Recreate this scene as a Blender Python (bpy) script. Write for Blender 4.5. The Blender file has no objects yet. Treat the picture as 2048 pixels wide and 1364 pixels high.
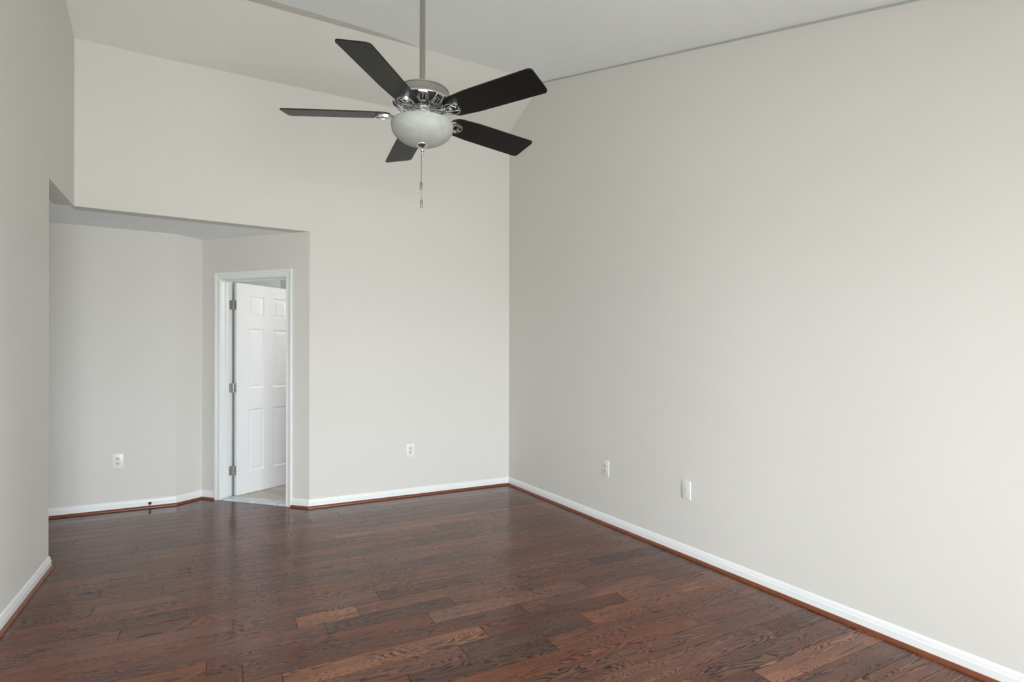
import bpy, bmesh, math, random
from math import sin, cos, pi, radians
from mathutils import Vector, Matrix
random.seed(7)
S = bpy.context.scene
COL = S.collection

# ---------------------------------------------------------------- camera
W_, H_ = 2048, 1364
F_PX, YAW, TILT, ROLL, HORIZON, EYE = 1111.09, 0.4876, -0.0009, 0.0021, 721.24, 1.31
cam_d = bpy.data.cameras.new('camera'); cam = bpy.data.objects.new('camera', cam_d); COL.objects.link(cam)
cam_d.sensor_width = 36; cam_d.lens = F_PX / W_ * 36
cam_d.shift_y = (HORIZON - H_ / 2) / W_
cam_d.clip_start = 0.05
cam.matrix_world = Matrix.Translation((0, 0, EYE)) @ Matrix.Rotation(-YAW, 4, 'Z') @ Matrix.Rotation(pi / 2 + TILT, 4, 'X') @ Matrix.Rotation(ROLL, 4, 'Z')
S.camera = cam
S.view_settings.view_transform = 'Standard'
S.view_settings.look = 'None'
S.view_settings.gamma = 1
S.view_settings.use_curve_mapping = False
S.view_settings.exposure = 0.0
S.cycles.max_bounces = 10
S.cycles.diffuse_bounces = 6

# ---------------------------------------------------------------- daylight: overcast sky outside the windows
world = bpy.data.worlds.new('world'); S.world = world; world.use_nodes = True
nt = world.node_tree; nt.nodes.clear()
out = nt.nodes.new('ShaderNodeOutputWorld'); bg = nt.nodes.new('ShaderNodeBackground')
tc = nt.nodes.new('ShaderNodeTexCoord'); sep = nt.nodes.new('ShaderNodeSeparateXYZ'); cr = nt.nodes.new('ShaderNodeValToRGB')
nt.links.new(tc.outputs['Generated'], sep.inputs[0])
mr = nt.nodes.new('ShaderNodeMapRange'); mr.inputs[1].default_value = -1; mr.inputs[2].default_value = 1
nt.links.new(sep.outputs['Z'], mr.inputs[0]); nt.links.new(mr.outputs[0], cr.inputs[0])
cr.color_ramp.elements[0].position = 0.455; cr.color_ramp.elements[0].color = (0.66, 0.665, 0.65, 1)
cr.color_ramp.elements[1].position = 0.505; cr.color_ramp.elements[1].color = (0.94, 0.97, 1.03, 1)
nt.links.new(cr.outputs[0], bg.inputs[0]); nt.links.new(bg.outputs[0], out.inputs[0])
SKY = 29.4
bg.inputs[1].default_value = SKY

def area(name, loc, rot, sx, sy, power=0, portal=False, color=(1, 1, 1)):
    l = bpy.data.lights.new(name, 'AREA'); l.shape = 'RECTANGLE'; l.size = sx; l.size_y = sy
    l.energy = power; l.color = color
    o = bpy.data.objects.new(name, l); COL.objects.link(o); o.location = loc; o.rotation_euler = rot
    if portal: l.cycles.is_portal = True
    return o

# room layout (metres): camera stands at x=0, y=0
XR, YB, XL, YE = 2.7204, 5.1979, -0.9357, 4.4183
aB, aL, aR = -0.0167, 0.0074, -0.0200
YA, X1, X2, Y2 = 5.8988, -0.3307, -0.1261, 6.0065
HC = 2.44                       # flat ceiling of the passage
ZR, YR, ZC, ZCL, SL = 3.964, 4.5465, 3.7154, 3.6802, 0.3179
YN = -1.60                      # window wall behind the camera
YF = YR - (ZR - HC) / SL        # where the slope meets the flat 2.44 m part
def back(x, o=0): return YB - o + aB * (XR - x)
def alc(x, o=0): return YA - o + aB * (XR - x)
def right(y, o=0): return XR - o - aR * (YB - y)
def left(y, o=0): return XL + o + aL * (YB - y)
XC = left(YB); YC = back(XC)    # back left corner
XD = 0.7165; YD = back(XD)      # edge where the diagonal door wall starts
Y1 = alc(X1)
# daylight portals just inside the two big windows
WINS = [(-0.84, 0.66), (0.82, 2.32)]; WZ = (0.04, 1.95)
for i, (a, b) in enumerate(WINS):
    area('window_daylight', ((a + b) / 2, YN + 0.01, sum(WZ) / 2), (-pi / 2, 0, pi), b - a, WZ[1] - WZ[0], portal=True)
FILL_WIN3 = (-1.50, 0.45, 0.04, 1.40)   # y0, y1, z0, z1: unseen right-wall window, added to brighten the lower left wall
area('window_daylight', (XR + .12, (FILL_WIN3[0] + FILL_WIN3[1]) / 2, (FILL_WIN3[2] + FILL_WIN3[3]) / 2), (0, pi / 2, 0), FILL_WIN3[3] - FILL_WIN3[2], FILL_WIN3[1] - FILL_WIN3[0], portal=True)
# the bathroom has its own lamp (out of frame)
bl = bpy.data.lights.new('bathroom_ceiling_light', 'POINT'); bl.energy = 24; bl.shadow_soft_size = .12; bl.color = (1, .985, .97)
blo = bpy.data.objects.new('bathroom_ceiling_light', bl); COL.objects.link(blo); blo.location = (1.75, 6.25, 2.15)
FILL_WIN4 = (4.85, 5.30, 0.90, 1.35)    # unseen window added at the passage end to brighten the right wall's far part
area('window_daylight', (-3.19, (FILL_WIN4[0] + FILL_WIN4[1]) / 2, (FILL_WIN4[2] + FILL_WIN4[3]) / 2), (0, -pi / 2, 0), FILL_WIN4[3] - FILL_WIN4[2], FILL_WIN4[1] - FILL_WIN4[0], portal=True)

# ---------------------------------------------------------------- helpers
def tag(o, label=None, cat=None, group=None, kind=None):
    if label: o['label'] = label
    if cat: o['category'] = cat
    if group: o['group'] = group
    if kind: o['kind'] = kind
    return o
def link(name, me, mats, parent=None, smooth=False, angle=None):
    o = bpy.data.objects.new(name, me); COL.objects.link(o)
    for m in (mats if isinstance(mats, (list, tuple)) else [mats]): me.materials.append(m)
    if parent is not None: o.parent = parent
    if smooth:
        for p in me.polygons: p.use_smooth = True
        if angle:
            me.set_sharp_from_angle(angle=radians(angle))
    return o
def obj(name, bm, mats, parent=None, smooth=False, angle=None, fix=True):
    if fix: bmesh.ops.recalc_face_normals(bm, faces=bm.faces)
    me = bpy.data.meshes.new(name); bm.to_mesh(me); bm.free()
    return link(name, me, mats, parent, smooth, angle)
def empty(name, loc, rotz=0):
    e = bpy.data.objects.new(name, None); COL.objects.link(e); e.location = loc; e.rotation_euler = (0, 0, rotz)
    e.empty_display_size = 0.1
    return e
def prism(bm, pts, ext, mat=0):
    """polygon (3-D points) extruded by vector ext"""
    e = Vector(ext); a = [bm.verts.new(p) for p in pts]; b = [bm.verts.new(Vector(p) + e) for p in pts]
    n = len(pts); fs = [bm.faces.new(a), bm.faces.new(b[::-1])]
    for i in range(n): fs.append(bm.faces.new((a[i], b[i], b[(i + 1) % n], a[(i + 1) % n])))
    for f in fs: f.material_index = mat
    return fs
def box(bm, lo, hi, bev=0, mat=0, M=None, seg=2):
    x0, y0, z0 = lo; x1, y1, z1 = hi
    v0 = len(bm.verts)
    vs = [bm.verts.new(p) for p in ((x0,y0,z0),(x1,y0,z0),(x1,y1,z0),(x0,y1,z0),(x0,y0,z1),(x1,y0,z1),(x1,y1,z1),(x0,y1,z1))]
    fs = [bm.faces.new([vs[i] for i in q]) for q in ((0,3,2,1),(4,5,6,7),(0,1,5,4),(1,2,6,5),(2,3,7,6),(3,0,4,7))]
    for f in fs: f.material_index = mat
    if bev:
        es = list({e for f in fs for e in f.edges})
        r = bmesh.ops.bevel(bm, geom=es, offset=bev, segments=seg, affect='EDGES', profile=0.5)
        vs = list({v for f in r['faces'] for v in f.verts} | {v for v in vs if v.is_valid})
        for f in r['faces']: f.material_index = mat
    if M is not None:
        for v in vs: v.co = M @ v.co
    return vs
def lathe(bm, prof, n=48, cx=0, cy=0, cap=True, mat=0, M=None):
    """prof: list of (r, z)"""
    rings = []
    for r, z in prof:
        if r < 1e-6:
            v = bm.verts.new((cx, cy, z)); rings.append([v] * n)
        else:
            rings.append([bm.verts.new((cx + r * cos(2*pi*i/n), cy + r * sin(2*pi*i/n), z)) for i in range(n)])
    for A, B in zip(rings, rings[1:]):
        for i in range(n):
            q = [A[i], A[(i+1) % n], B[(i+1) % n], B[i]]
            u = []
            for v in q:
                if v not in u: u.append(v)
            if len(u) > 2:
                f = bm.faces.new(u); f.material_index = mat
    if cap:
        for R in (rings[0], rings[-1]):
            if R[0] is not R[1]:
                f = bm.faces.new(R); f.material_index = mat
    if M is not None:
        for v in {v for R in rings for v in R}: v.co = M @ v.co
def sweep(bm, path, prof, d0=None, d1=None, up=(0, 0, 1), caps=True):
    """closed profile [(off, z)] carried along a plan path, offset to the right of travel, mitred. d0/d1: neighbour directions for end mitres."""
    n = len(path); P = [Vector((p[0], p[1], 0)) for p in path]; rings = []
    for i in range(n):
        din = (P[i] - P[i-1]).normalized() if i > 0 else (Vector((*d0, 0)).normalized() if d0 else None)
        dou = (P[i+1] - P[i]).normalized() if i < n - 1 else (Vector((*d1, 0)).normalized() if d1 else None)
        if din is None: din = dou
        if dou is None: dou = din
        r1 = Vector((din.y, -din.x, 0)); r2 = Vector((dou.y, -dou.x, 0)); m = (r1 + r2).normalized(); k = 1 / max(0.2, m.dot(r1))
        rings.append([bm.verts.new(P[i] + m * (k * o) + Vector((0, 0, z))) for o, z in prof])
    k = len(prof)
    for A, B in zip(rings, rings[1:]):
        for j in range(k): bm.faces.new((A[j], A[(j+1) % k], B[(j+1) % k], B[j]))
    if caps: bm.faces.new(rings[0]); bm.faces.new(rings[-1][::-1])
def tube(bm, pts, r, n=8, flat=1.0, upv=(0, 0, 1)):
    """round or flattened bar through 3-D points; r may be list"""
    P = [Vector(p) for p in pts]; R = r if isinstance(r, (list, tuple)) else [r] * len(P); rings = []
    for i, p in enumerate(P):
        d = ((P[min(i+1, len(P)-1)] - P[max(i-1, 0)])).normalized()
        u = Vector(upv); s = d.cross(u)
        if s.length < 1e-4: s = d.cross(Vector((1, 0, 0)))
        s.normalize(); u = s.cross(d).normalized()
        rings.append([bm.verts.new(p + s * (R[i] * cos(2*pi*j/n)) + u * (R[i] * flat * sin(2*pi*j/n))) for j in range(n)])
    for A, B in zip(rings, rings[1:]):
        for j in range(n): bm.faces.new((A[j], A[(j+1) % n], B[(j+1) % n], B[j]))
    bm.faces.new(rings[0]); bm.faces.new(rings[-1][::-1])

# ---------------------------------------------------------------- materials
def mat(name, col, rough=0.5, metal=0, spec=0.5, coat=0, coat_r=0.05, bump=None):
    m = bpy.data.materials.new(name); m.use_nodes = True; nt = m.node_tree; b = nt.nodes['Principled BSDF']
    b.inputs['Base Color'].default_value = (*col, 1); b.inputs['Roughness'].default_value = rough; b.inputs['Metallic'].default_value = metal
    b.inputs['Specular IOR Level'].default_value = spec; b.inputs['Coat Weight'].default_value = coat; b.inputs['Coat Roughness'].default_value = coat_r
    if bump:
        sc, st, dist = bump
        t = nt.nodes.new('ShaderNodeTexCoord'); n = nt.nodes.new('ShaderNodeTexNoise'); n.inputs['Scale'].default_value = sc; n.inputs['Detail'].default_value = 4
        bp = nt.nodes.new('ShaderNodeBump'); bp.inputs['Strength'].default_value = st; bp.inputs['Distance'].default_value = dist
        nt.links.new(t.outputs['Object'], n.inputs['Vector']); nt.links.new(n.outputs[0], bp.inputs['Height']); nt.links.new(bp.outputs[0], b.inputs['Normal'])
    return m
M_wall = mat('wall_paint', (0.668, 0.650, 0.620), 0.75, spec=0.25, bump=(180, .12, .002))
M_ceil = mat('ceiling_paint', (0.88, 0.91, 0.93), 0.85, spec=0.15, bump=(220, .12, .002))
M_trim = mat('white_trim_paint', (0.80, 0.815, 0.815), 0.35, spec=0.45)
M_door = mat('white_door_paint', (0.80, 0.805, 0.82), 0.40, spec=0.45)
M_nickel = mat('satin_nickel', (0.43, 0.415, 0.375), 0.15, 1)
M_chrome = mat('polished_nickel', (0.66, 0.66, 0.66), 0.20, 1)
M_hinge = mat('brushed_hinge', (0.36, 0.35, 0.33), 0.35, 1)
M_blade = mat('espresso_blade', (0.0075, 0.0065, 0.005), 0.36, spec=0.15, bump=(60, .15, .001))
M_edge = mat('blade_edge', (0.006, 0.005, 0.005), 0.5, spec=0.3)
M_dark = mat('dark_interior', (0.012, 0.012, 0.012), 0.7)
M_glass = mat('frosted_bowl_glass', (0.60, 0.63, 0.595), 0.55, spec=0.25)
M_plate = mat('white_plastic', (0.76, 0.75, 0.72), 0.35)
M_recept = mat('outlet_face', (0.60, 0.585, 0.545), 0.4)
M_slot = mat('outlet_slot', (0.02, 0.02, 0.018), 0.6)
M_black = mat('black_rubber', (0.01, 0.01, 0.01), 0.45)
M_bathshade = mat('bathroom_shaded_wall', (0.44, 0.475, 0.48), 0.7, spec=0.2)  # return wall only: shade behind the door put into its grey
M_bathwhite = mat('bathroom_white', (0.72, 0.73, 0.72), 0.6, spec=0.2)
M_marble = mat('marble_threshold', (0.62, 0.67, 0.70), 0.25, spec=0.5)
# marble veining
nt = M_marble.node_tree; b = nt.nodes['Principled BSDF']
n = nt.nodes.new('ShaderNodeTexNoise'); n.inputs['Scale'].default_value = 22; n.inputs['Detail'].default_value = 6; n.inputs['Distortion'].default_value = 1.2
t = nt.nodes.new('ShaderNodeTexCoord'); r = nt.nodes.new('ShaderNodeValToRGB')
r.color_ramp.elements[0].position = .35; r.color_ramp.elements[0].color = (.42, .47, .50, 1); r.color_ramp.elements[1].position = .62; r.color_ramp.elements[1].color = (.66, .71, .74, 1)
nt.links.new(t.outputs['Object'], n.inputs['Vector']); nt.links.new(n.outputs[0], r.inputs[0]); nt.links.new(r.outputs[0], b.inputs['Base Color'])

# frosted alabaster swirl in the bowl
nt = M_glass.node_tree; b = nt.nodes['Principled BSDF']
t = nt.nodes.new('ShaderNodeTexCoord'); n = nt.nodes.new('ShaderNodeTexNoise'); n.inputs['Scale'].default_value = 9; n.inputs['Detail'].default_value = 3; n.inputs['Distortion'].default_value = 2
r = nt.nodes.new('ShaderNodeValToRGB'); r.color_ramp.elements[0].position = .35; r.color_ramp.elements[0].color = (.33, .35, .33, 1); r.color_ramp.elements[1].position = .7; r.color_ramp.elements[1].color = (.40, .415, .40, 1)
nt.links.new(t.outputs['Object'], n.inputs['Vector']); nt.links.new(n.outputs[0], r.inputs[0]); nt.links.new(r.outputs[0], b.inputs['Base Color'])

def N(nt, typ, **kw):
    n = nt.nodes.new(typ)
    for k, v in kw.items():
        if k.startswith('i_'): n.inputs[int(k[2:])].default_value = v
        else: setattr(n, k, v)
    return n
def math_(nt, op, a, b=None, clamp=False):
    n = nt.nodes.new('ShaderNodeMath'); n.operation = op; n.use_clamp = clamp
    for i, v in enumerate((a, b)):
        if v is None: continue
        if isinstance(v, (int, float)): n.inputs[i].default_value = v
        else: nt.links.new(v, n.inputs[i])
    return n.outputs[0]

def oak(name):
    """stained red oak: UV.x = along the plank (m), UV.y = across (m); 'plank' attribute: R tone, G seed, B redness"""
    m = bpy.data.materials.new(name); m.use_nodes = True; nt = m.node_tree; b = nt.nodes['Principled BSDF']; L = nt.links.new
    uv = N(nt, 'ShaderNodeUVMap', uv_map='UVMap'); at = N(nt, 'ShaderNodeAttribute', attribute_name='plank')
    su = N(nt, 'ShaderNodeSeparateXYZ'); L(uv.outputs[0], su.inputs[0]); sa = N(nt, 'ShaderNodeSeparateColor'); L(at.outputs['Color'], sa.inputs[0])
    tone, seed, red = sa.outputs[0], sa.outputs[1], sa.outputs[2]
    zs = math_(nt, 'MULTIPLY', seed, 97.0)
    def vec(kx, ky, dz=0.0):
        c = N(nt, 'ShaderNodeCombineXYZ'); L(math_(nt, 'MULTIPLY', su.outputs[0], kx), c.inputs[0]); L(math_(nt, 'MULTIPLY', su.outputs[1], ky), c.inputs[1])
        L(math_(nt, 'ADD', zs, dz), c.inputs[2]); return c.outputs[0]
    # cathedral contour lines: bands of a stretched noise field plus a ramp across the board
    n1 = N(nt, 'ShaderNodeTexNoise'); n1.inputs['Scale'].default_value = 1; n1.inputs['Detail'].default_value = 1.6; n1.inputs['Roughness'].default_value = .42; n1.inputs['Distortion'].default_value = .35
    L(vec(1.6, 13), n1.inputs['Vector'])
    wob = N(nt, 'ShaderNodeTexNoise'); wob.inputs['Scale'].default_value = 1; wob.inputs['Detail'].default_value = 2; L(vec(38, 60, 3.3), wob.inputs['Vector'])
    f = math_(nt, 'ADD', math_(nt, 'MULTIPLY', n1.outputs[0], 34.0), math_(nt, 'MULTIPLY', wob.outputs[0], 0.55))
    band = math_(nt, 'FRACT', f)
    sw = N(nt, 'ShaderNodeMapRange', i_1=.36, i_2=.86, i_3=0.0, i_4=1.0); L(band, sw.inputs[0]); saw = sw.outputs[0]   # dark early-wood edge, sharp on one side
    fade = N(nt, 'ShaderNodeTexNoise'); fade.inputs['Scale'].default_value = 1; fade.inputs['Detail'].default_value = 1; L(vec(1.3, 6, 11.0), fade.inputs['Vector'])
    fadev = N(nt, 'ShaderNodeMapRange', i_1=.34, i_2=.58, i_3=.30, i_4=1.0); L(fade.outputs[0], fadev.inputs[0])
    cath = math_(nt, 'MULTIPLY', saw, fadev.outputs[0])
    # fine pores / fibres
    n2 = N(nt, 'ShaderNodeTexNoise'); n2.inputs['Scale'].default_value = 1; n2.inputs['Detail'].default_value = 3; n2.inputs['Roughness'].default_value = .6; L(vec(16, 520), n2.inputs['Vector'])
    pore = N(nt, 'ShaderNodeMapRange', i_1=.54, i_2=.70, i_3=0.0, i_4=1.0); L(n2.outputs[0], pore.inputs[0])
    n3 = N(nt, 'ShaderNodeTexNoise'); n3.inputs['Scale'].default_value = 1; n3.inputs['Detail'].default_value = 2; L(vec(3.2, 26, 5.0), n3.inputs['Vector'])
    # occasional knot stain
    n4 = N(nt, 'ShaderNodeTexNoise'); n4.inputs['Scale'].default_value = 1; n4.inputs['Detail'].default_value = 1.5; L(vec(5.5, 11, 21.0), n4.inputs['Vector'])
    knot = N(nt, 'ShaderNodeMapRange', i_1=.66, i_2=.80, i_3=0.0, i_4=1.0); L(n4.outputs[0], knot.inputs[0])
    # colours
    rampA = N(nt, 'ShaderNodeValToRGB'); e = rampA.color_ramp.elements
    e[0].position = 0.0; e[0].color = (0.056, 0.024, 0.016, 1); e[1].position = 1.0; e[1].color = (0.37, 0.145, 0.062, 1)
    q = e.new(.5); q.color = (0.172, 0.062, 0.035, 1)
    tv = math_(nt, 'ADD', tone, math_(nt, 'MULTIPLY', math_(nt, 'SUBTRACT', n3.outputs[0], .5), .42), clamp=True)
    L(tv, rampA.inputs[0])
    hs = N(nt, 'ShaderNodeHueSaturation'); L(rampA.outputs[0], hs.inputs['Color'])
    L(math_(nt, 'ADD', 0.90, math_(nt, 'MULTIPLY', red, .18)), hs.inputs['Saturation'])
    dk = math_(nt, 'ADD', math_(nt, 'MULTIPLY', cath, .98), math_(nt, 'MULTIPLY', pore.outputs[0], .40), clamp=True)
    dk2 = math_(nt, 'ADD', dk, math_(nt, 'MULTIPLY', knot.outputs[0], .55), clamp=True)
    mx = N(nt, 'ShaderNodeMix', data_type='RGBA'); L(dk2, mx.inputs[0]); L(hs.outputs[0], mx.inputs[6]); mx.inputs[7].default_value = (0.011, 0.006, 0.005, 1)
    L(mx.outputs[2], b.inputs['Base Color'])
    rg = N(nt, 'ShaderNodeMapRange', i_1=0, i_2=1, i_3=.115, i_4=.30); L(dk, rg.inputs[0]); L(rg.outputs[0], b.inputs['Roughness'])
    b.inputs['Specular IOR Level'].default_value = 0.27
    b.inputs['Coat Weight'].default_value = 0.0; b.inputs['Coat Roughness'].default_value = 0.16; b.inputs['Coat IOR'].default_value = 1.5
    bp = N(nt, 'ShaderNodeBump'); bp.inputs['Strength'].default_value = .12; bp.inputs['Distance'].default_value = .0004
    L(math_(nt, 'SUBTRACT', 1.0, dk), bp.inputs['Height']); L(bp.outputs[0], b.inputs['Normal'])
    return m
M_oak = oak('stained_oak')
M_gap = mat('plank_gap', (0.018, 0.010, 0.008), 0.6)
M_quarter = mat('stained_shoe_moulding', (0.165, 0.042, 0.016), 0.42, coat=.15, coat_r=.25)
nt = M_quarter.node_tree; b = nt.nodes['Principled BSDF']
t = nt.nodes.new('ShaderNodeTexCoord'); mp = nt.nodes.new('ShaderNodeMapping'); mp.inputs['Scale'].default_value = (6, 6, 180); n = nt.nodes.new('ShaderNodeTexNoise'); n.inputs['Scale'].default_value = 3; n.inputs['Detail'].default_value = 4
r = nt.nodes.new('ShaderNodeValToRGB'); r.color_ramp.elements[0].position = .3; r.color_ramp.elements[0].color = (.10, .026, .010, 1); r.color_ramp.elements[1].position = .7; r.color_ramp.elements[1].color = (.235, .062, .020, 1)
nt.links.new(t.outputs['Object'], mp.inputs[0]); nt.links.new(mp.outputs[0], n.inputs['Vector']); nt.links.new(n.outputs[0], r.inputs[0]); nt.links.new(r.outputs[0], b.inputs['Base Color'])

# wood-look tile of the bathroom
M_tile = mat('bathroom_tile', (0.45, 0.42, 0.38), 0.4)
nt = M_tile.node_tree; b = nt.nodes['Principled BSDF']
t = nt.nodes.new('ShaderNodeTexCoord'); mp = nt.nodes.new('ShaderNodeMapping'); mp.inputs['Rotation'].default_value = (0, 0, radians(62))
bk = nt.nodes.new('ShaderNodeTexBrick'); bk.inputs['Scale'].default_value = 1; bk.inputs['Brick Width'].default_value = .60; bk.inputs['Row Height'].default_value = .15; bk.inputs['Mortar Size'].default_value = .003
bk.inputs['Color1'].default_value = (.58, .53, .47, 1); bk.inputs['Color2'].default_value = (.46, .42, .37, 1); bk.inputs['Mortar'].default_value = (.56, .53, .49, 1)
mp2 = nt.nodes.new('ShaderNodeMapping'); mp2.inputs['Scale'].default_value = (6, 90, 1); n = nt.nodes.new('ShaderNodeTexNoise'); n.inputs['Scale'].default_value = 1; n.inputs['Detail'].default_value = 4
mx = nt.nodes.new('ShaderNodeMix'); mx.data_type = 'RGBA'; mx.blend_type = 'MULTIPLY'; mx.inputs[0].default_value = .7
r = nt.nodes.new('ShaderNodeValToRGB'); r.color_ramp.elements[0].position = .3; r.color_ramp.elements[0].color = (.55, .53, .50, 1); r.color_ramp.elements[1].position = .65; r.color_ramp.elements[1].color = (1, 1, 1, 1)
nt.links.new(t.outputs['Object'], mp.inputs[0]); nt.links.new(mp.outputs[0], bk.inputs['Vector']); nt.links.new(mp.outputs[0], mp2.inputs[0]); nt.links.new(mp2.outputs[0], n.inputs['Vector'])
nt.links.new(n.outputs[0], r.inputs[0]); nt.links.new(bk.outputs[0], mx.inputs[6]); nt.links.new(r.outputs[0], mx.inputs[7]); nt.links.new(mx.outputs[2], b.inputs['Base Color'])

# thin window glass: transparent with a fresnel reflection
M_pane = bpy.data.materials.new('window_glass'); M_pane.use_nodes = True; nt = M_pane.node_tree; nt.nodes.clear()
o_ = nt.nodes.new('ShaderNodeOutputMaterial'); tr = nt.nodes.new('ShaderNodeBsdfTransparent'); tr.inputs[0].default_value = (.93, .95, .94, 1)
gl = nt.nodes.new('ShaderNodeBsdfGlossy'); gl.inputs['Roughness'].default_value = .02; fr = nt.nodes.new('ShaderNodeFresnel'); fr.inputs[0].default_value = 1.45; ms = nt.nodes.new('ShaderNodeMixShader')
nt.links.new(fr.outputs[0], ms.inputs[0]); nt.links.new(tr.outputs[0], ms.inputs[1]); nt.links.new(gl.outputs[0], ms.inputs[2]); nt.links.new(ms.outputs[0], o_.inputs[0])

# ---------------------------------------------------------------- setting
def struct(name, bm, m, **kw): return tag(obj(name, bm, m, **kw), kind='structure')
T = 0.12
zf = lambda y: max(HC, ZR - SL * (YR - y))
# right wall, with the low window added for light, unseen beside the camera
wy0, wy1, wz0, wz1 = FILL_WIN3
U = .05
bm = bmesh.new()
prism(bm, [(right(wy1), wy1, -.03), (right(YB), YB, -.03), (right(YB), YB, ZC + U), (right(YR), YR, ZR + U), (right(wy1), wy1, zf(wy1) + U)], (T, 0, 0))
prism(bm, [(right(YN), YN, -.03), (right(wy0), wy0, -.03), (right(wy0), wy0, HC + U), (right(YN), YN, HC + U)], (T, 0, 0))
prism(bm, [(right(wy0), wy0, -.03), (right(wy1), wy1, -.03), (right(wy1), wy1, wz0), (right(wy0), wy0, wz0)], (T, 0, 0))
prism(bm, [(right(wy0), wy0, wz1), (right(wy1), wy1, wz1), (right(wy1), wy1, zf(wy1) + U), (right(YF), YF, HC + U), (right(wy0), wy0, HC + U)], (T, 0, 0))
struct('wall_right', bm, M_wall)
# back wall with the header over the passage
bm = bmesh.new()
prism(bm, [(XD, YD, -.03), (XR + .02, YB, -.03), (XR + .02, YB, ZC + .02), (XC - .02, YC, ZCL + .02), (XC - .02, YC, HC), (XD, YD, HC)], (0, T, 0))
struct('wall_back', bm, M_wall)
# left wall: solid part, then header over the passage opening
bm = bmesh.new()
prism(bm, [(left(YN), YN, -.03), (left(YE), YE, -.03), (left(YE), YE, HC), (XC, YC, HC), (XC, YC, ZCL + U), (left(YR), YR, ZR + U), (left(YF), YF, HC + U), (left(YN), YN, HC + U)], (-T, 0, 0))
struct('wall_left', bm, M_wall)
# passage walls
bm = bmesh.new()
prism(bm, [(-3.2, alc(-3.2), -.03), (X1, Y1, -.03), (X1, Y1, HC), (-3.2, alc(-3.2), HC)], (0, T, 0))
struct('wall_passage', bm, M_wall)
dA = Vector((X2 - X1, Y2 - Y1, 0)).normalized(); nA = Vector((-dA.y, dA.x, 0))
bm = bmesh.new(); prism(bm, [(X1, Y1, -.03), (X2, Y2, -.03), (X2, Y2, HC), (X1, Y1, HC)], nA * T)
struct('wall_passage_corner', bm, M_wall)
bm = bmesh.new(); v0, v1, v2, v3 = FILL_WIN4; ya_ = alc(-3.2) + T
for q in [(YE - T, v0, -.03, HC + .02), (v1, ya_, -.03, HC + .02), (v0, v1, -.03, v2), (v0, v1, v3, HC + .02)]: box(bm, (-3.2 - T, q[0], q[2]), (-3.2, q[1], q[3]))
struct('wall_passage_end', bm, M_wall)
bm = bmesh.new(); prism(bm, [(-3.2, YE, -.03), (left(YE) - T, YE, -.03), (left(YE) - T, YE, HC), (-3.2, YE, HC)], (0, -T, 0))
struct('wall_passage_side', bm, M_wall)
# diagonal wall with the door opening
DT = Vector((XD - X2, YD - Y2, 0)).normalized(); DN = Vector((-DT.y, DT.x, 0))   # DN points away from the room
DLEN = (Vector((XD, YD, 0)) - Vector((X2, Y2, 0))).length
P2 = Vector((X2, Y2, 0)); DW = 0.13
MD = Matrix((( DT.x, DN.x, 0, X2), (DT.y, DN.y, 0, Y2), (0, 0, 1, 0), (0, 0, 0, 1)))   # local: x along wall, y into the bathroom
S0, S1, ZT = 0.222, 0.946, 2.052
bm = bmesh.new()
fs = prism(bm, [(0, 0, -.03), (S0 - .018, 0, -.03), (S0 - .018, 0, ZT + .018), (S1 + .018, 0, ZT + .018), (S1 + .018, 0, -.03), (DLEN, 0, -.03), (DLEN, 0, HC), (0, 0, HC)], (0, DW - .012, 0))
for v in bm.verts: v.co = MD @ v.co
struct('wall_diagonal', bm, M_wall)
# ceilings
bm = bmesh.new()
e = .0
Xl, Xr = XL - T, XR + T + .15
prism(bm, [(Xl, YR, ZR), (Xr, YR, ZR), (Xr, YF, HC), (Xl, YF, HC)], (0, 0, T), 0)
prism(bm, [(Xl, YF, HC), (Xr, YF, HC), (Xr, YN - T, HC), (Xl, YN - T, HC)], (0, 0, T), 0)
prism(bm, [(Xl, back(Xl) + T, ZCL - .48 * T), (Xr, back(Xr) + T, ZC - .38 * T), (Xr, YR, ZR), (Xl, YR, ZR)], (0, 0, T), 1)
# wall paint carried a little past the ridge line, tapering to nothing
kz = lambda y: ZR - SL * (YR - y) - .0012
W = [(-.93, 4.29), (.33, 4.365), (.90, 4.395), (1.20, 4.425), (1.46, 4.512), (1.50, YR)]
prism(bm, [(-.93, YR, kz(YR))] + [(x, y, kz(y)) for x, y in W], (0, 0, .003), 1)
struct('ceiling', bm, [M_ceil, M_wall])
bm = bmesh.new()
prism(bm, [(-3.3, YE - T, HC), (XC - T, YE - T, HC), (XC - T, YC, HC), (XC, YC + .0, HC), (XC, YC + .02, HC), (XD, YD + .02, HC), (XD + .3, YD + .02, HC), (XD + .3, 6.3, HC), (-3.3, 6.3, HC)], (0, 0, .1))
bmesh.ops.translate(bm, verts=bm.verts, vec=(0, 0, 0.0004))
struct('ceiling_passage', bm, M_ceil)
# ceiling paint line cut onto the right wall
bm = bmesh.new()
prism(bm, [(right(YR) - .0015, YR, ZR - .001), (right(YR) - .0015, YR, ZR - .014), (right(0) - .0015, 0, zf(0) - .014), (right(0) - .0015, 0, zf(0) - .001)], (.0012, 0, 0))
struct('trim_1', bm, mat('paint_line', (.40, .425, .42), .8))

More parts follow.
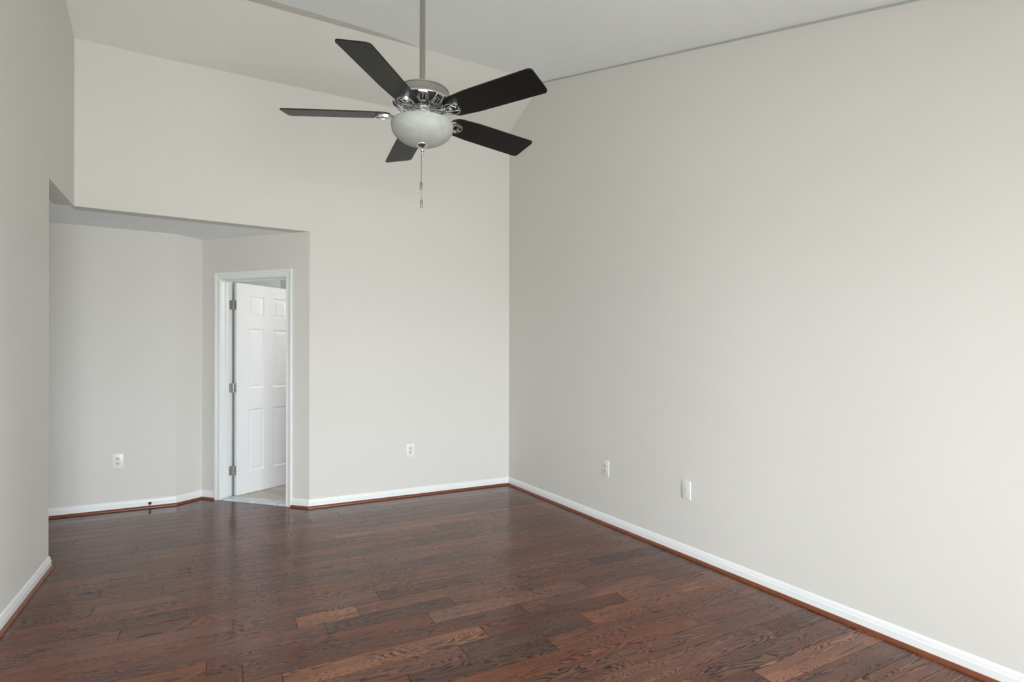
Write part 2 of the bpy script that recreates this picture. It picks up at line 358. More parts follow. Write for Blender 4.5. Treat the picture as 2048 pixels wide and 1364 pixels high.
# window wall behind the camera, two framed windows
bm = bmesh.new()
Z0, Z1 = WZ; xs = [left(YN) - T, WINS[0][0], WINS[0][1], WINS[1][0], WINS[1][1], right(YN) + T]
for a, b_, lo, hi in [(xs[0], xs[1], -.03, HC), (xs[2], xs[3], -.03, HC), (xs[4], xs[5], -.03, HC), (xs[1], xs[2], -.03, Z0), (xs[1], xs[2], Z1, HC), (xs[3], xs[4], -.03, Z0), (xs[3], xs[4], Z1, HC)]:
    box(bm, (a, YN - T, lo), (b_, YN, hi))
struct('wall_near', bm, M_wall)
def window(idx, loc, rz, wid, H):
    """local x along the wall, +y into the room"""
    w = tag(empty('window_%d' % idx, loc, rz), kind='structure')
    h = wid / 2; bm = bmesh.new()
    for lo, hi in [((-h, -.09, 0), (-h + .05, -.03, H)), ((h - .05, -.09, 0), (h, -.03, H)), ((-h + .05, -.09, 0), (h - .05, -.03, .05)), ((-h + .05, -.09, H - .05), (h - .05, -.03, H)), ((-.025, -.085, .05), (.025, -.035, H - .05)), ((-h + .05, -.08, H / 2 - .02), (-.025, -.04, H / 2 + .02)), ((.025, -.08, H / 2 - .02), (h - .05, -.04, H / 2 + .02))]:
        box(bm, lo, hi, .004)
    obj('window_frame', bm, M_trim, w)
    bm = bmesh.new()
    box(bm, (-h + .05, -.062, .05), (-.025, -.058, H - .05)); box(bm, (.025, -.062, .05), (h - .05, -.058, H - .05))
    obj('pane', bm, M_pane, w)
    bm = bmesh.new(); box(bm, (-h - .04, -.03, -.03), (h + .04, .05, -.0005), .006)
    obj('window_sill', bm, M_trim, w)
for i, (a, b_) in enumerate(WINS): window(i + 1, ((a + b_) / 2, YN, Z0), 0, b_ - a, Z1 - Z0)
window(4, (-3.2, (FILL_WIN4[0] + FILL_WIN4[1]) / 2, FILL_WIN4[2]), -pi / 2, FILL_WIN4[1] - FILL_WIN4[0], FILL_WIN4[3] - FILL_WIN4[2])  # added, unseen: sends extra light through the passage opening
window(3, (right((wy0 + wy1) / 2), (wy0 + wy1) / 2, wz0), pi / 2 + math.atan(aR) * -1, wy1 - wy0, wz1 - wz0)  # added, unseen: extra low light for the left wall

# ---------------------------------------------------------------- floor: one mesh of planks
FY0, FM, FP = 2.36855, 0.00097, 0.12707
JOINTS = {-7: [2.0], -6: [1.81], -5: [2.38], -4: [1.58], -3: [2.13], -2: [0.7, 1.37], -1: [0.98, 1.66], 0: [0.24, 1.14, 1.99], 1: [1.43, 2.34], 2: [-0.04, 0.96, 1.89], 3: [0.47, 1.13, 1.54], 4: [0.35, 0.65, 2.16], 5: [0.07, 0.79, 1.32], 6: [-0.41, 1.05, 2.41], 7: [-0.14, 0.48, 1.63], 8: [0.2, 1.19, 2.28], 9: [-0.57, 1.43], 10: [-0.27, 0.76, 2.12], 11: [0.44, 1.2, 1.68], 12: [0.12, 1.02, 1.94], 13: [-0.56, 1.53], 14: [-0.14, 0.76, 2.06], 15: [-0.39, 0.31, 2.29], 16: [0.03, 1.18], 17: [-0.49, 1.08, 1.93], 18: [0.67, 1.53], 19: [-0.12, 0.91, 1.39], 20: [-0.9, 0.38, 1.23, 2.4], 22: [-0.5], 23: [0.01], 24: [-0.71], 25: [-0.3], 26: [-0.99]}
TONES = [(4, 0.52, 1.0), (7, 1.55, 0.85), (14, 1.26, 0.62), (0, 1.01, 0.8), (5, 1.29, -0.7), (5, 0.95, -.4), (3, 0.52, -0.6), (-1, 1.62, -0.5), (-2, 1.32, -0.6), (11, 1.06, -0.2), (7, 0.58, 0.35), (2, 1.2, 0.4), (1, 1.9, 0.2), (-1, 1.78, 0.35), (4, 2.3, -0.7), (0, 1.96, -0.4), (-7, 2.22, 0.75), (-7, 1.9, -0.6), (-5, 2.45, -0.5), (-3, 1.91, 0.1), (-4, 1.29, -0.2), (3, 0.9, -0.5), (1, 0.15, -0.3), (5, -0.28, 0.2), (16, .5, .3), (12, .5, .2), (9, .9, .1)]
bm = bmesh.new(); uvl = bm.loops.layers.uv.new('UVMap'); cl = bm.loops.layers.float_color.new('plank')
rnd = random.Random(11)
XA, XB = -3.3, XR + .16
G = .0007
for k in range(int((YN - .1 - FY0) / FP) - 1, int((6.0 - FY0) / FP) + 2):
    js = list(JOINTS.get(k, []))
    x = (js[0] if js else 2.6 * rnd.random() - .3)
    if not js: js = [x]
    lo, hi = (1.0, 1.8) if k in JOINTS else (.55, 1.25)
    while js[0] > XA: js.insert(0, js[0] - rnd.uniform(lo, hi))
    while js[-1] < XB: js.append(js[-1] + rnd.uniform(lo, hi))
    # a very long gap inside the hand-placed joints is left as it is
    for a, b_ in zip(js, js[1:]):
        a2, b2 = max(a, XA), min(b_, XB)
        if b2 - a2 < .01: continue
        tone = .43 + rnd.gauss(0, .06)
        for kk, tx, tv in TONES:
            if kk == k and a < tx < b_: tone = .43 + .40 * tv
        seed = rnd.random(); red = rnd.random(); flip = rnd.choice((-1, 1)); ou, ov = rnd.uniform(-5, 5), rnd.uniform(-.03, .03)
        y0, y1 = FY0 + k * FP + G, FY0 + (k + 1) * FP - G
        pts = [(a2 + G, y0), (b2 - G, y0), (b2 - G, y1), (a2 + G, y1)]
        pts = [(px, py + FM * px) for px, py in pts]
        c = .0011
        ins = [(a2 + G + c, y0 + c), (b2 - G - c, y0 + c), (b2 - G - c, y1 - c), (a2 + G + c, y1 - c)]
        ins = [(px, py + FM * px) for px, py in ins]
        top = [bm.verts.new((px, py, 0)) for px, py in ins]; low = [bm.verts.new((px, py, -.0010)) for px, py in pts]; bot = [bm.verts.new((px, py, -.012)) for px, py in pts]
        fs = [bm.faces.new(top)] + [bm.faces.new((low[i], low[(i+1) % 4], top[(i+1) % 4], top[i])) for i in range(4)] + [bm.faces.new((bot[i], bot[(i+1) % 4], low[(i+1) % 4], low[i])) for i in range(4)]
        for f in fs:
            for l in f.loops:
                l[uvl].uv = ((l.vert.co.x * flip + ou), l.vert.co.y - y0 - FP / 2 + ov)
                l[cl] = (max(0, min(1, tone)), seed, red, 1)
for f in prism(bm, [(XA, YN - T, -.006), (XB, YN - T, -.006), (XB, 6.35, -.006), (XA, 6.35, -.006)], (0, 0, -.03)): f.material_index = 1
struct('floor', bm, [M_oak, M_gap])

# ---------------------------------------------------------------- baseboards and shoe moulding
BH = .079
BASE = [(0, 0), (.0125, 0), (.0125, .050), (.0105, .054), (.0095, .060), (.0080, .068), (.0050, .0755), (.0022, BH), (0, BH)]
QR = [(.0125, .0)] + [(.0125 + .0155 * sin(a), .0185 * cos(a)) for a in [i * pi / 2 / 7 for i in range(7, -1, -1)]]
def dirv(a, b): return (b[0] - a[0], b[1] - a[1])
P_A = [(-3.2, alc(-3.2)), (X1, Y1), (X2, Y2), tuple((P2 + DT * .162)[:2])]
P_B = [tuple((P2 + DT * 1.012)[:2]), (XD, YD), (XR, YB), (right(YN), YN)]
P_C = [(left(YN), YN), (left(YE), YE), (left(YE) - T, YE), (-3.2, YE)]
tn = [2]
def run(path, segs):
    for (i, j, side) in segs:
        p = path[i:j + 1]; d0 = dirv(path[i-1], path[i]) if i > 0 else None; d1 = dirv(path[j], path[j+1]) if j < len(path) - 1 else None
        bm = bmesh.new(); sweep(bm, p, BASE, d0, d1); struct('baseboard_' + side, bm, M_trim)
        bm = bmesh.new(); sweep(bm, p, QR, d0, d1); struct('trim_%d' % tn[0], bm, M_quarter, smooth=True, angle=40); tn[0] += 1
run(P_A, [(0, 1, 'passage'), (1, 2, 'passage_corner'), (2, 3, 'door_left')])
run(P_B, [(0, 1, 'door_right'), (1, 2, 'back'), (2, 3, 'right')])
run(P_C, [(0, 1, 'left'), (1, 3, 'passage_side')])

# ---------------------------------------------------------------- door
door = tag(empty('door_1', MD @ Vector((S0, 0, 0)), math.atan2(DT.y, DT.x)), kind='structure')
D2 = door.matrix_basis.inverted() if False else None
LX = lambda s: s - S0          # local x of a distance along the wall
bm = bmesh.new()               # jamb with stop
ow = S1 - S0
box(bm, (-.017, 0, 0), (0, DW, ZT), .0012); box(bm, (ow, 0, 0), (ow + .017, DW, ZT), .0012); box(bm, (-.017, 0, ZT), (ow + .017, DW, ZT + .017), .0012)
box(bm, (0, .052, 0), (.011, .088, ZT - .011), .002); box(bm, (ow - .011, .052, 0), (ow, .088, ZT - .011), .002); box(bm, (0, .052, ZT - .011), (ow, .088, ZT), .002)
obj('door_frame', bm, M_trim, door)
# casing: colonial profile mitred round the opening
CP = [(0, 0), (0, .008), (.004, .011), (.012, .0115), (.018, .0095), (.034, .012), (.040, .0155), (.052, .0175), (.060, .0175), (.062, .0155), (.062, 0)]
def casing(side):
    bm = bmesh.new(); rv = .005; yy = -1 if side < 0 else 1; y0 = 0 if side < 0 else DW
    rings = []
    for (cx, cz, mx_, mz_) in [(-rv, 0.0, -1, 0), (-rv, ZT + rv, -1, 1), (ow + rv, ZT + rv, 1, 1), (ow + rv, 0.0, 1, 0)]:
        rings.append([bm.verts.new((cx + mx_ * w, y0 + yy * t_, cz + mz_ * w)) for w, t_ in CP])
    n = len(CP)
    for A, B in zip(rings, rings[1:]):
        for j in range(n): bm.faces.new((A[j], A[(j+1) % n], B[(j+1) % n], B[j]))
    bm.faces.new(rings[0]); bm.faces.new(rings[-1][::-1])
    obj('casing', bm, M_trim, door)
casing(-1)
# marble threshold
bm = bmesh.new(); prism(bm, [(.001, -.012, .0), (.001, -.004, .010), (.001, .008, .013), (.001, .112, .013), (.001, .125, .006), (.001, .125, 0)], (ow - .002, 0, 0))
tag(obj('threshold', bm, M_marble, door), 'pale grey marble threshold')
# leaf: raised-panel slab, modelled in hinge space (x from the hinge edge, y = 0 back face .. -.035 push face)
OPEN = radians(78); PIN = Vector((.0200, DW + .009, 0)); LW, LZ0, LZ1, TH = .705, .012, 2.043, .035
xc = [0, .125, .30, .405, .58, LW]; zc = [LZ0, .225, .828, 1.031, 1.612, 1.728, 1.929, LZ1]
bm = bmesh.new()
def face(side):
    y = -TH if side < 0 else 0.0; sg = 1 if side < 0 else -1
    for i in range(5):
        for j in range(7):
            x0, x1, z0, z1 = xc[i], xc[i+1], zc[j], zc[j+1]
            if i in (1, 3) and j in (1, 3, 5):
                steps = [(0, 0), (.003, .0035), (.010, .0075), (.016, .0075), (.036, .0035), (.040, .0025)]
                rs = [[bm.verts.new(p) for p in ((x0 + o, y + sg * dd, z0 + o), (x1 - o, y + sg * dd, z0 + o), (x1 - o, y + sg * dd, z1 - o), (x0 + o, y + sg * dd, z1 - o))] for o, dd in steps]
                for A, B in zip(rs, rs[1:]):
                    for q in range(4): bm.faces.new((A[q], A[(q+1) % 4], B[(q+1) % 4], B[q]))
                bm.faces.new(rs[-1])
            else:
                bm.faces.new([bm.verts.new(p) for p in ((x0, y, z0), (x1, y, z0), (x1, y, z1), (x0, y, z1))])
face(-1); face(1)
for a, b_ in (((0, LZ0), (LW, LZ0)), ((LW, LZ0), (LW, LZ1)), ((LW, LZ1), (0, LZ1)), ((0, LZ1), (0, LZ0))):
    bm.faces.new([bm.verts.new(p) for p in ((a[0], 0, a[1]), (b_[0], 0, b_[1]), (b_[0], -TH, b_[1]), (a[0], -TH, a[1]))])
bmesh.ops.remove_doubles(bm, verts=bm.verts, dist=1e-5)
leaf = obj('door_leaf', bm, M_door, door)
leaf.location = PIN; leaf.rotation_euler = (0, 0, OPEN)
# hinges
for hz in (1.83, 1.04, .25):
    bm = bmesh.new()
    Mh = Matrix.Translation(PIN)
    lathe(bm, [(0, hz - .047), (.003, hz - .046), (.0062, hz - .0445), (.0062, hz + .0445), (.003, hz + .046), (0, hz + .047)], 12, PIN.x * .5, DW + .006)
    def leafplate(M):
        n = 5; c = []
        w, r0 = .032, .007
        for k in range(n + 1):
            a = pi / 2 * k / n; c.append((-(w - r0) - r0 * sin(a), hz + .0445 - r0 + r0 * cos(a)))
        for k in range(n + 1):
            a = pi / 2 * k / n; c.append((-(w - r0) - r0 * cos(a), hz - .0445 + r0 - r0 * sin(a)))
        c = [(.0, hz + .0445)] + c + [(.0, hz - .0445)]
        v0 = set(bm.verts)
        prism(bm, [(0, y, z) for y, z in c], (.0022, 0, 0))
        for y, dz in ((-.012, .030), (-.024, .012), (-.012, -.012), (-.024, -.030)):
            lathe(bm, [(0, .0028), (.0028, .0028), (.0034, .0020)], 10, M=Matrix.Translation((0, y, hz + dz)) @ Matrix.Rotation(pi / 2, 4, 'Y'), cap=False, mat=1)
        for v in set(bm.verts) - v0: v.co = M @ v.co
    leafplate(Matrix.Translation((-.0005, DW, 0))); box(bm, (0, DW + .002, hz - .0445), (PIN.x, DW + .0055, hz + .0445))
    leafplate(Matrix.Translation(PIN) @ Matrix.Rotation(OPEN, 4, 'Z') @ Matrix.Translation((-.0019, 0, 0)))
    tag(obj('hinge', bm, [M_hinge, M_slot], door, smooth=True, angle=35), 'satin nickel butt hinge')

# ---------------------------------------------------------------- bathroom beyond the door
BF = Vector((X2, Y2, 0))
def vwall(name, a, b_, h=HC, m=M_bathshade, t_=.08, side=1):
    a = Vector((*a, 0)); b_ = Vector((*b_, 0)); d_ = (b_ - a).normalized(); nn = Vector((-d_.y, d_.x, 0)) * side
    bm = bmesh.new(); prism(bm, [a, b_, b_ + Vector((0, 0, h)), a + Vector((0, 0, h))], nn * t_); return struct(name, bm, m)
q0 = P2 + DN * (DW - .012)
bm = bmesh.new(); prism(bm, [tuple((P2 + DT * .16 + DN * .118)[:2]) + (0,), tuple((P2 + DT * 1.06 + DN * .118)[:2]) + (0,), (XD + .40, YD + T + .01, 0), (2.45, back(2.4) + T + .01, 0), (2.45, 8.2, 0), (-.1, 8.2, 0), (-.1, Y2 + .2, 0)], (0, 0, .009))
struct('floor_bathroom', bm, M_tile)
vwall('wall_bathroom_left', (-.06, Y2 + .12), (-.06, 8.2), m=M_bathwhite)
vwall('wall_bathroom_far', (-.06, 8.15), (2.5, 8.15), m=M_bathwhite)
vwall('wall_bathroom_right', (2.45, 8.2), (2.45, back(2.4) + T), m=M_bathwhite)
wa = P2 + DT * .198 + DN * (DW - .013); wb = wa + DN * .71
bm = bmesh.new(); prism(bm, [wa, wb, wb + Vector((0, 0, HC)), wa + Vector((0, 0, HC))], -DT * .10); struct('wall_bathroom_return', bm, M_bathshade)  # grey material stands in for the unlit side behind the door
bm = bmesh.new(); prism(bm, [(-.1, Y2 + .1, HC - .001), (X2 + .3, Y2 + .0, HC - .001), (XD + .31, YD + .14, HC - .001), (2.5, back(2.4) + T + .02, HC - .001), (2.5, 8.2, HC - .001), (-.1, 8.2, HC - .001)], (0, 0, .06))
struct('ceiling_bathroom', bm, M_bathwhite)

# ---------------------------------------------------------------- outlets
def outlet(name, label, cat, loc, rz, w=.082, h=.126, kind='duplex', group=None, soft=False):
    """local: x along the wall, y out of the wall towards -y"""
    t = tag(empty(name, loc, rz), label, cat, group)
    bm = bmesh.new()
    box(bm, (-w/2, -.0065, 0), (w/2, 0, h), .0028, seg=3)
    pl = obj('cover_plate', bm, M_plate, t, smooth=True, angle=50)
    c = h / 2
    if kind == 'duplex':
        for s in (1, -1):
            z = c + s * .0197; bm = bmesh.new()
            prof = []
            for i in range(28):
                a = 2 * pi * i / 28; x_, z_ = .0172 * cos(a), .0172 * sin(a); z_ = max(-.0142, min(.0142, z_)); prof.append((x_, -.0066, z + z_))
            prism(bm, prof, (0, -.0022, 0))
            rc = obj('receptacle', bm, M_recept, t)
            for dx, hh in ((-.0064, .0085), (.0064, .0070)):
                bm = bmesh.new(); box(bm, (dx - .0014, -.0093, z + .0030 - hh/2 + .001), (dx + .0014, -.0086, z + .0030 + hh/2 + .001)); obj('slot', bm, M_slot, rc)
            bm = bmesh.new(); lathe(bm, [(0, .0093), (.0026, .0093), (.0026, .0086), (0, .0086)], 12, M=Matrix.Translation((0, 0, z - .0078)) @ Matrix.Rotation(pi / 2, 4, 'X'), cap=False); obj('ground_hole', bm, M_slot, rc)
        bm = bmesh.new(); lathe(bm, [(0, .0079), (.0022, .0076), (.003, .0066), (0, .0064)], 12, M=Matrix.Translation((0, 0, c)) @ Matrix.Rotation(pi / 2, 4, 'X'), cap=False); obj('screw', bm, M_plate, t)
    else:
        bm = bmesh.new(); lathe(bm, [(0, .0070), (.0042, .0070), (.0042, .0078), (.0062, .0078), (.0066, .0060)], 16, M=Matrix.Translation((0, 0, c)) @ Matrix.Rotation(pi / 2, 4, 'X'), cap=False); jk = obj('jack', bm, M_plate, t)
        bm = bmesh.new(); lathe(bm, [(0, .0081), (.0033, .0081), (.0033, .0071), (0, .0071)], 12, M=Matrix.Translation((0, 0, c)) @ Matrix.Rotation(pi / 2, 4, 'X'), cap=False); obj('jack_hole', bm, M_slot, jk)
        for s in (1, -1):
            bm = bmesh.new(); lathe(bm, [(0, .0078), (.0022, .0076), (.003, .0066), (0, .0064)], 12, M=Matrix.Translation((0, 0, c + s * .041)) @ Matrix.Rotation(pi / 2, 4, 'X'), cap=False); obj('screw', bm, M_plate, t)
    return t
ab = math.atan(-aB)
outlet('wall_outlet', 'white duplex outlet low on the recessed passage wall left of the open door', 'outlet', (-.760, alc(-.760), .367), ab)
outlet('wall_outlet', 'white duplex outlet with black slots low on the back wall right of the doorway', 'outlet', (1.6405, back(1.6405), .379), ab)
ar = -pi / 2 + math.atan(aR)
outlet('wall_outlet', 'white duplex outlet low on the right wall, nearer the room corner', 'outlet', (right(3.580), 3.580, .381), -pi/2 + math.atan(-aR) * -1, w=.086)
outlet('cable_wall_plate', 'white blank wall plate with one small dark jack hole on the right wall', 'wall plate', (right(2.730), 2.730, .384), -pi/2 + math.atan(-aR) * -1, kind='jack')

# ---------------------------------------------------------------- door stop
dsx = -.524; dsy = alc(dsx)
ds = tag(empty('door_stop', (dsx, dsy - .020, .017)), 'small black-tipped door stop on the brown shoe moulding of the passage wall', 'door stop')
bm = bmesh.new(); lathe(bm, [(0, 0), (.0085, 0), (.008, .002), (.0035, .004), (0, .004)], 20); obj('base', bm, M_black, ds, smooth=True, angle=40)
bm = bmesh.new(); lathe(bm, [(.0030, .0038), (.0026, .009), (.0034, .013)], 12); obj('stem', bm, M_hinge, ds, smooth=True, angle=40)
bm = bmesh.new(); lathe(bm, [(0, .011), (.006, .0125), (.0105, .0165), (.0128, .0225), (.0118, .029), (.0075, .0335), (0, .035)], 20); obj('bumper', bm, M_black, ds, smooth=True)

# ---------------------------------------------------------------- ceiling fan
FX, FY, FZ = 0.8838, 2.6073, 2.5021
FPH, FPT, FR, FW = -2.3079, -0.231, 0.66, 0.0794
zcf = ZR - SL * (YR - FY)
fan = tag(empty('ceiling_fan', (FX, FY, 2.0)), 'five-blade ceiling fan with espresso blades, nickel motor and frosted glass bowl light', 'ceiling fan')
Z = lambda z: z - 2.0
bm = bmesh.new(); lathe(bm, [(.0138, Z(2.60)), (.0138, Z(zcf - .02))], 24); obj('downrod', bm, M_nickel, fan, smooth=True, angle=40)
bm = bmesh.new()
lathe(bm, [(.016, Z(zcf - .115)), (.030, Z(zcf - .112)), (.052, Z(zcf - .09)), (.066, Z(zcf - .055)), (.070, Z(zcf - .02)), (.070, Z(zcf + .03))], 40, cap=False)
obj('canopy', bm, M_nickel, fan, smooth=True, angle=40)
# motor housing: low drum with a lipped top
bm = bmesh.new()
lathe(bm, [(.014, Z(2.642)), (.024, Z(2.642)), (.028, Z(2.636)), (.085, Z(2.630)), (.118, Z(2.6235)), (.1285, Z(2.6195)), (.1305, Z(2.6170)), (.1300, Z(2.6145)), (.1275, Z(2.6130)), (.1275, Z(2.6110)), (.1300, Z(2.6095)), (.1310, Z(2.600)), (.1310, Z(2.585)), (.1330, Z(2.578)), (.1365, Z(2.5745)), (.1365, Z(2.5700)), (.1300, Z(2.5690))], 72, cap=False)
obj('motor_housing', bm, M_nickel, fan, smooth=True, angle=32)
# vented lower housing with cut-outs, and the dark motor behind
bm = bmesh.new()
prof = [(.1365, 2.5740), (.1415, 2.5700), (.1425, 2.5650), (.1400, 2.5580), (.1345, 2.5510), (.1270, 2.5450), (.1180, 2.5400), (.1080, 2.5355), (.0980, 2.5320), (.0880, 2.5290), (.0780, 2.5265), (.0680, 2.5245), (.0620, 2.5235)]
# resample for clean cut-outs
rs = []
for a, b_ in zip(prof, prof[1:]):
    for k in range(5): rs.append((a[0] + (b_[0] - a[0]) * k / 5, a[1] + (b_[1] - a[1]) * k / 5))
rs.append(prof[-1])
NA = 720
rings = [[bm.verts.new((r_ * cos(2*pi*i/NA), r_ * sin(2*pi*i/NA), Z(z_))) for i in range(NA)] for r_, z_ in rs]
def cut(r_, i, z_):
    a = ((i / 2 + .25) % 36) - 18          # 10 repeats, degrees from the middle of a repeat
    if .100 < r_ < .1415 and z_ < 2.5615:             # tapering window, wide outside
        w = 8.2 * (r_ - .096) / .040
        if abs(a) < w: return True
    if .104 < r_ < .134:              # slim slanted slot between windows
        c_ = 13.5 - (r_ - .104) * 90
        if abs(abs(a) - 14.5) < 1.6 + (.130 - r_) * 60 * .8: return True
    if .080 < r_ < .094 and abs(abs(a) - 9) < 3.6 * math.sqrt(max(0, 1 - ((r_ - .087) / .007) ** 2)): return True
    return False
for j in range(len(rings) - 1):
    rm = (rs[j][0] + rs[j+1][0]) / 2
    for i in range(NA):
        if cut(rm, i, (rs[j][1] + rs[j+1][1]) / 2): continue
        bm.faces.new((rings[j][i], rings[j][(i+1) % NA], rings[j+1][(i+1) % NA], rings[j+1][i]))
lh = obj('vented_ring', bm, M_chrome, fan, smooth=True, fix=False)
sm = lh.modifiers.new('thick', 'SOLIDIFY'); sm.thickness = .0018; sm.offset = -1
bm = bmesh.new(); lathe(bm, [(.124, Z(2.577)), (.128, Z(2.568)), (.122, Z(2.556)), (.100, Z(2.546)), (.060, Z(2.535)), (.0, Z(2.533))], 48, cap=True)
obj('motor', bm, M_dark, fan, smooth=True, angle=40)
# hub under the motor, switch cup and light fitter
bm = bmesh.new()
lathe(bm, [(.064, Z(2.5245)), (.066, Z(2.519)), (.062, Z(2.5145)), (.056, Z(2.5130)), (.056, Z(2.5080)), (.060, Z(2.5060)), (.060, Z(2.5020)), (.050, Z(2.500)), (.046, Z(2.499))], 48, cap=False)
obj('flywheel', bm, M_chrome, fan, smooth=True, angle=30)
bm = bmesh.new()
lathe(bm, [(.0, Z(2.512)), (.042, Z(2.512)), (.0435, Z(2.509)), (.0435, Z(2.485)), (.050, Z(2.481)), (.075, Z(2.476)), (.100, Z(2.472)), (.128, Z(2.470)), (.133, Z(2.467)), (.133, Z(2.462)), (.0, Z(2.462))], 56, cap=False)
obj('light_fitter', bm, M_nickel, fan, smooth=True, angle=32)
# glass bowl: rolled rim band then a deep curve
bm = bmesh.new(); pr = [(.134, Z(2.4650)), (.142, Z(2.4662)), (.1475, Z(2.4645)), (.1500, Z(2.4600)), (.1505, Z(2.4540)), (.1498, Z(2.4460)), (.1478, Z(2.4435)), (.1474, Z(2.4415)), (.1488, Z(2.4395))]
for k in range(1, 17):
    a = k / 16 * pi / 2; pr.append((.1490 * cos(a) ** .92, Z(2.4395 - .0790 * sin(a) ** 1.12)))
pr[-1] = (0, pr[-1][1])
lathe(bm, pr, 72, cap=False); obj('glass_bowl', bm, M_glass, fan, smooth=True, angle=16)
# finial
bm = bmesh.new()
lathe(bm, [(0, Z(2.3635)), (.024, Z(2.3645)), (.0310, Z(2.3625)), (.0305, Z(2.3595)), (.0260, Z(2.3555)), (.0190, Z(2.3505)), (.0120, Z(2.3440)), (.0080, Z(2.3370)), (.0062, Z(2.3320)), (.0078, Z(2.3305)), (.0078, Z(2.3285)), (.0058, Z(2.3270)), (.0056, Z(2.3230)), (.0070, Z(2.3215)), (.0066, Z(2.3195)), (.0045, Z(2.3180)), (.0058, Z(2.3155)), (.0060, Z(2.3130)), (.0040, Z(2.3105)), (0, Z(2.3095))], 32, cap=False)
obj('finial', bm, M_chrome, fan, smooth=True, angle=50)
# pull chains with fobs
lat = Vector((cos(YAW), -sin(YAW), 0))
def chain(off, z0, z1, fz0, fz1, r_, lab):
    o = lat * off[0] + Vector((sin(YAW), cos(YAW), 0)) * off[1]
    bm = bmesh.new(); lathe(bm, [(.0010, Z(z0)), (.0010, Z(z1))], 8, o.x, o.y)
    n = int((z0 - z1) / .0042)
    for k in range(n):
        zz = z0 - (k + .5) * (z0 - z1) / n; lathe(bm, [(0, Z(zz + .0014)), (.0014, Z(zz + .0007)), (.0014, Z(zz - .0007)), (0, Z(zz - .0014))], 6, o.x, o.y, cap=False)
    lathe(bm, [(0, Z(z1 + .006)), (.0022, Z(z1 + .004)), (.0022, Z(z1 + .0005)), (0, Z(z1 - .001))], 8, o.x, o.y, cap=False)
    c = obj('pull_chain', bm, M_nickel, fan)
    bm = bmesh.new(); lathe(bm, [(0, Z(fz0)), (r_ * .80, Z(fz0 - .0005)), (r_ * .93, Z(fz0 - .005)), (r_, Z((fz0 + fz1) / 2)), (r_ * .95, Z(fz1 + .005)), (r_ * .88, Z(fz1 + .0005)), (0, Z(fz1))], 16, o.x, o.y, cap=False)
    f = obj('fob', bm, M_hinge if lab else M_nickel, c, smooth=True, angle=40)
chain((-.0050, -.003), 2.3105, 2.178, 2.1765, 2.1410, .0072, 0)
chain((-.0048, .006), 2.3125, 2.0965, 2.0940, 2.0555, .0062, 1)
# blades
def blade_bm():
    bm = bmesh.new(); r0, r1, w0, w1 = .152, FR, .0660, FW
    # outline (x along blade, y across), rounded corners
    out_ = []
    def arc(cx, cy, rr, a0, a1, n=6):
        for k in range(n + 1):
            a = a0 + (a1 - a0) * k / n; out_.append((cx + rr * cos(a), cy + rr * sin(a)))
    rc = .020; arc(r1 - rc, w1 - rc, rc, pi / 2, 0); arc(r1 - rc, -w1 + rc, rc, 0, -pi / 2)
    out_.append((.30, -.0745)); rr = .048
    arc(r0 + rr, -w0 + rr, rr, -pi / 2, -pi, 8); arc(r0 + rr, w0 - rr, rr, pi, pi / 2, 8); out_.append((.30, .0745))
    h = .0030
    a = [bm.verts.new((x, y, -h)) for x, y in out_]; b_ = [bm.verts.new((x, y, h)) for x, y in out_]
    n = len(out_)
    f1 = bm.faces.new(a); f2 = bm.faces.new(b_[::-1])
    for i in range(n):
        f = bm.faces.new((a[i], b_[i], b_[(i+1) % n], a[(i+1) % n])); f.material_index = 1
    return bm
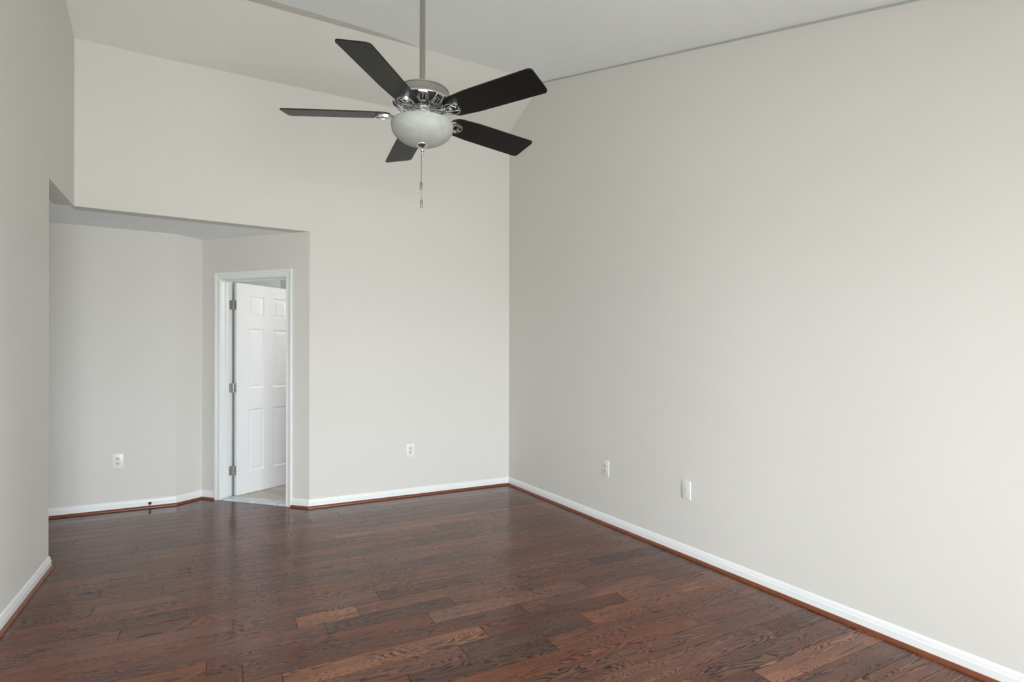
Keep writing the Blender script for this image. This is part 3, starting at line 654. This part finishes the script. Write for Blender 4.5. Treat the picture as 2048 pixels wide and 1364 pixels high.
def iron_bm():
    bm = bmesh.new()
    # open oval medallion below the blade
    cx, ax, ay, zz = .184, .043, .037, -.0085
    n = 36; rg = []
    for k in range(n):
        a = 2 * pi * k / n
        ring = []
        for dr, dz in ((-.0026, -.0050), (.0028, -.0050), (.0036, .0052), (-.0036, .0052)):
            ring.append(bm.verts.new((cx + (ax + dr) * cos(a), (ay + dr) * sin(a), zz + dz)))
        rg.append(ring)
    for k in range(n):
        A, B = rg[k], rg[(k+1) % n]
        for j in range(4): bm.faces.new((A[j], A[(j+1) % 4], B[(j+1) % 4], B[j]))
    # scrolled bars inside the oval
    tube(bm, [(cx - .040, -.006, zz), (cx - .010, -.016, zz), (cx + .018, -.024, zz), (cx + .030, -.026, zz)], .0040, 8, .9)
    tube(bm, [(cx - .040, .006, zz), (cx - .010, .016, zz), (cx + .018, .024, zz), (cx + .030, .026, zz)], .0040, 8, .9)
    tube(bm, [(cx + .012, -.018, zz), (cx + .024, 0, zz), (cx + .012, .018, zz)], .0038, 8, .9)
    # back plate against the blade with screws
    lathe(bm, [(0, -.0062), (.013, -.0062), (.014, -.0032), (0, -.0030)], 16, cx - .012, 0, cap=False)
    for sx, sy in ((cx + .030, .012), (cx + .030, -.012), (cx - .012, 0)):
        lathe(bm, [(0, -.0105), (.0035, -.0100), (.0048, -.0080), (.0048, -.0055)], 10, sx, sy, cap=False)
    return bm
def arm_bm():
    bm = bmesh.new()
    # twin curved arm from the flywheel out to the medallion
    for s in (-1, 1):
        tube(bm, [(.048, s * .016, .004), (.070, s * .020, .004), (.095, s * .019, -.002), (.118, s * .013, -.008), (.142, s * .006, -.0085)], [.0058, .0062, .0056, .0052, .0050], 10, .75)
    box(bm, (.046, -.022, .001), (.060, .022, .010), .002)
    tube(bm, [(.085, -.018, 0), (.085, .018, 0)], .0035, 8)
    return bm
mb = blade_bm(); bmesh.ops.recalc_face_normals(mb, faces=mb.faces)
meb = bpy.data.meshes.new('fan_blade'); mb.to_mesh(meb); mb.free(); meb.materials.append(M_blade); meb.materials.append(M_edge)
ib = iron_bm(); bmesh.ops.recalc_face_normals(ib, faces=ib.faces); mei = bpy.data.meshes.new('blade_iron'); ib.to_mesh(mei); ib.free(); mei.materials.append(M_chrome)
for p in mei.polygons: p.use_smooth = True
mei.set_sharp_from_angle(angle=radians(40))
am = arm_bm(); bmesh.ops.recalc_face_normals(am, faces=am.faces); mea = bpy.data.meshes.new('iron_arm'); am.to_mesh(mea); am.free(); mea.materials.append(M_chrome)
for p in mea.polygons: p.use_smooth = True
for k in range(5):
    a = FPH + k * 2 * pi / 5
    Mk = Matrix.Translation((0, 0, Z(FZ))) @ Matrix.Rotation(a, 4, 'Z') @ Matrix.Rotation(FPT, 4, 'X')
    for nm, me in (('blade', meb),):
        o = bpy.data.objects.new(nm, me); COL.objects.link(o); o.parent = fan; o.matrix_local = Mk
    o = bpy.data.objects.new('blade_iron', mei); COL.objects.link(o); o.parent = fan; o.matrix_local = Mk
    o2 = bpy.data.objects.new('arm', mea); COL.objects.link(o2); o2.parent = o; o2.matrix_local = Matrix.Rotation(-FPT * .6, 4, 'X')
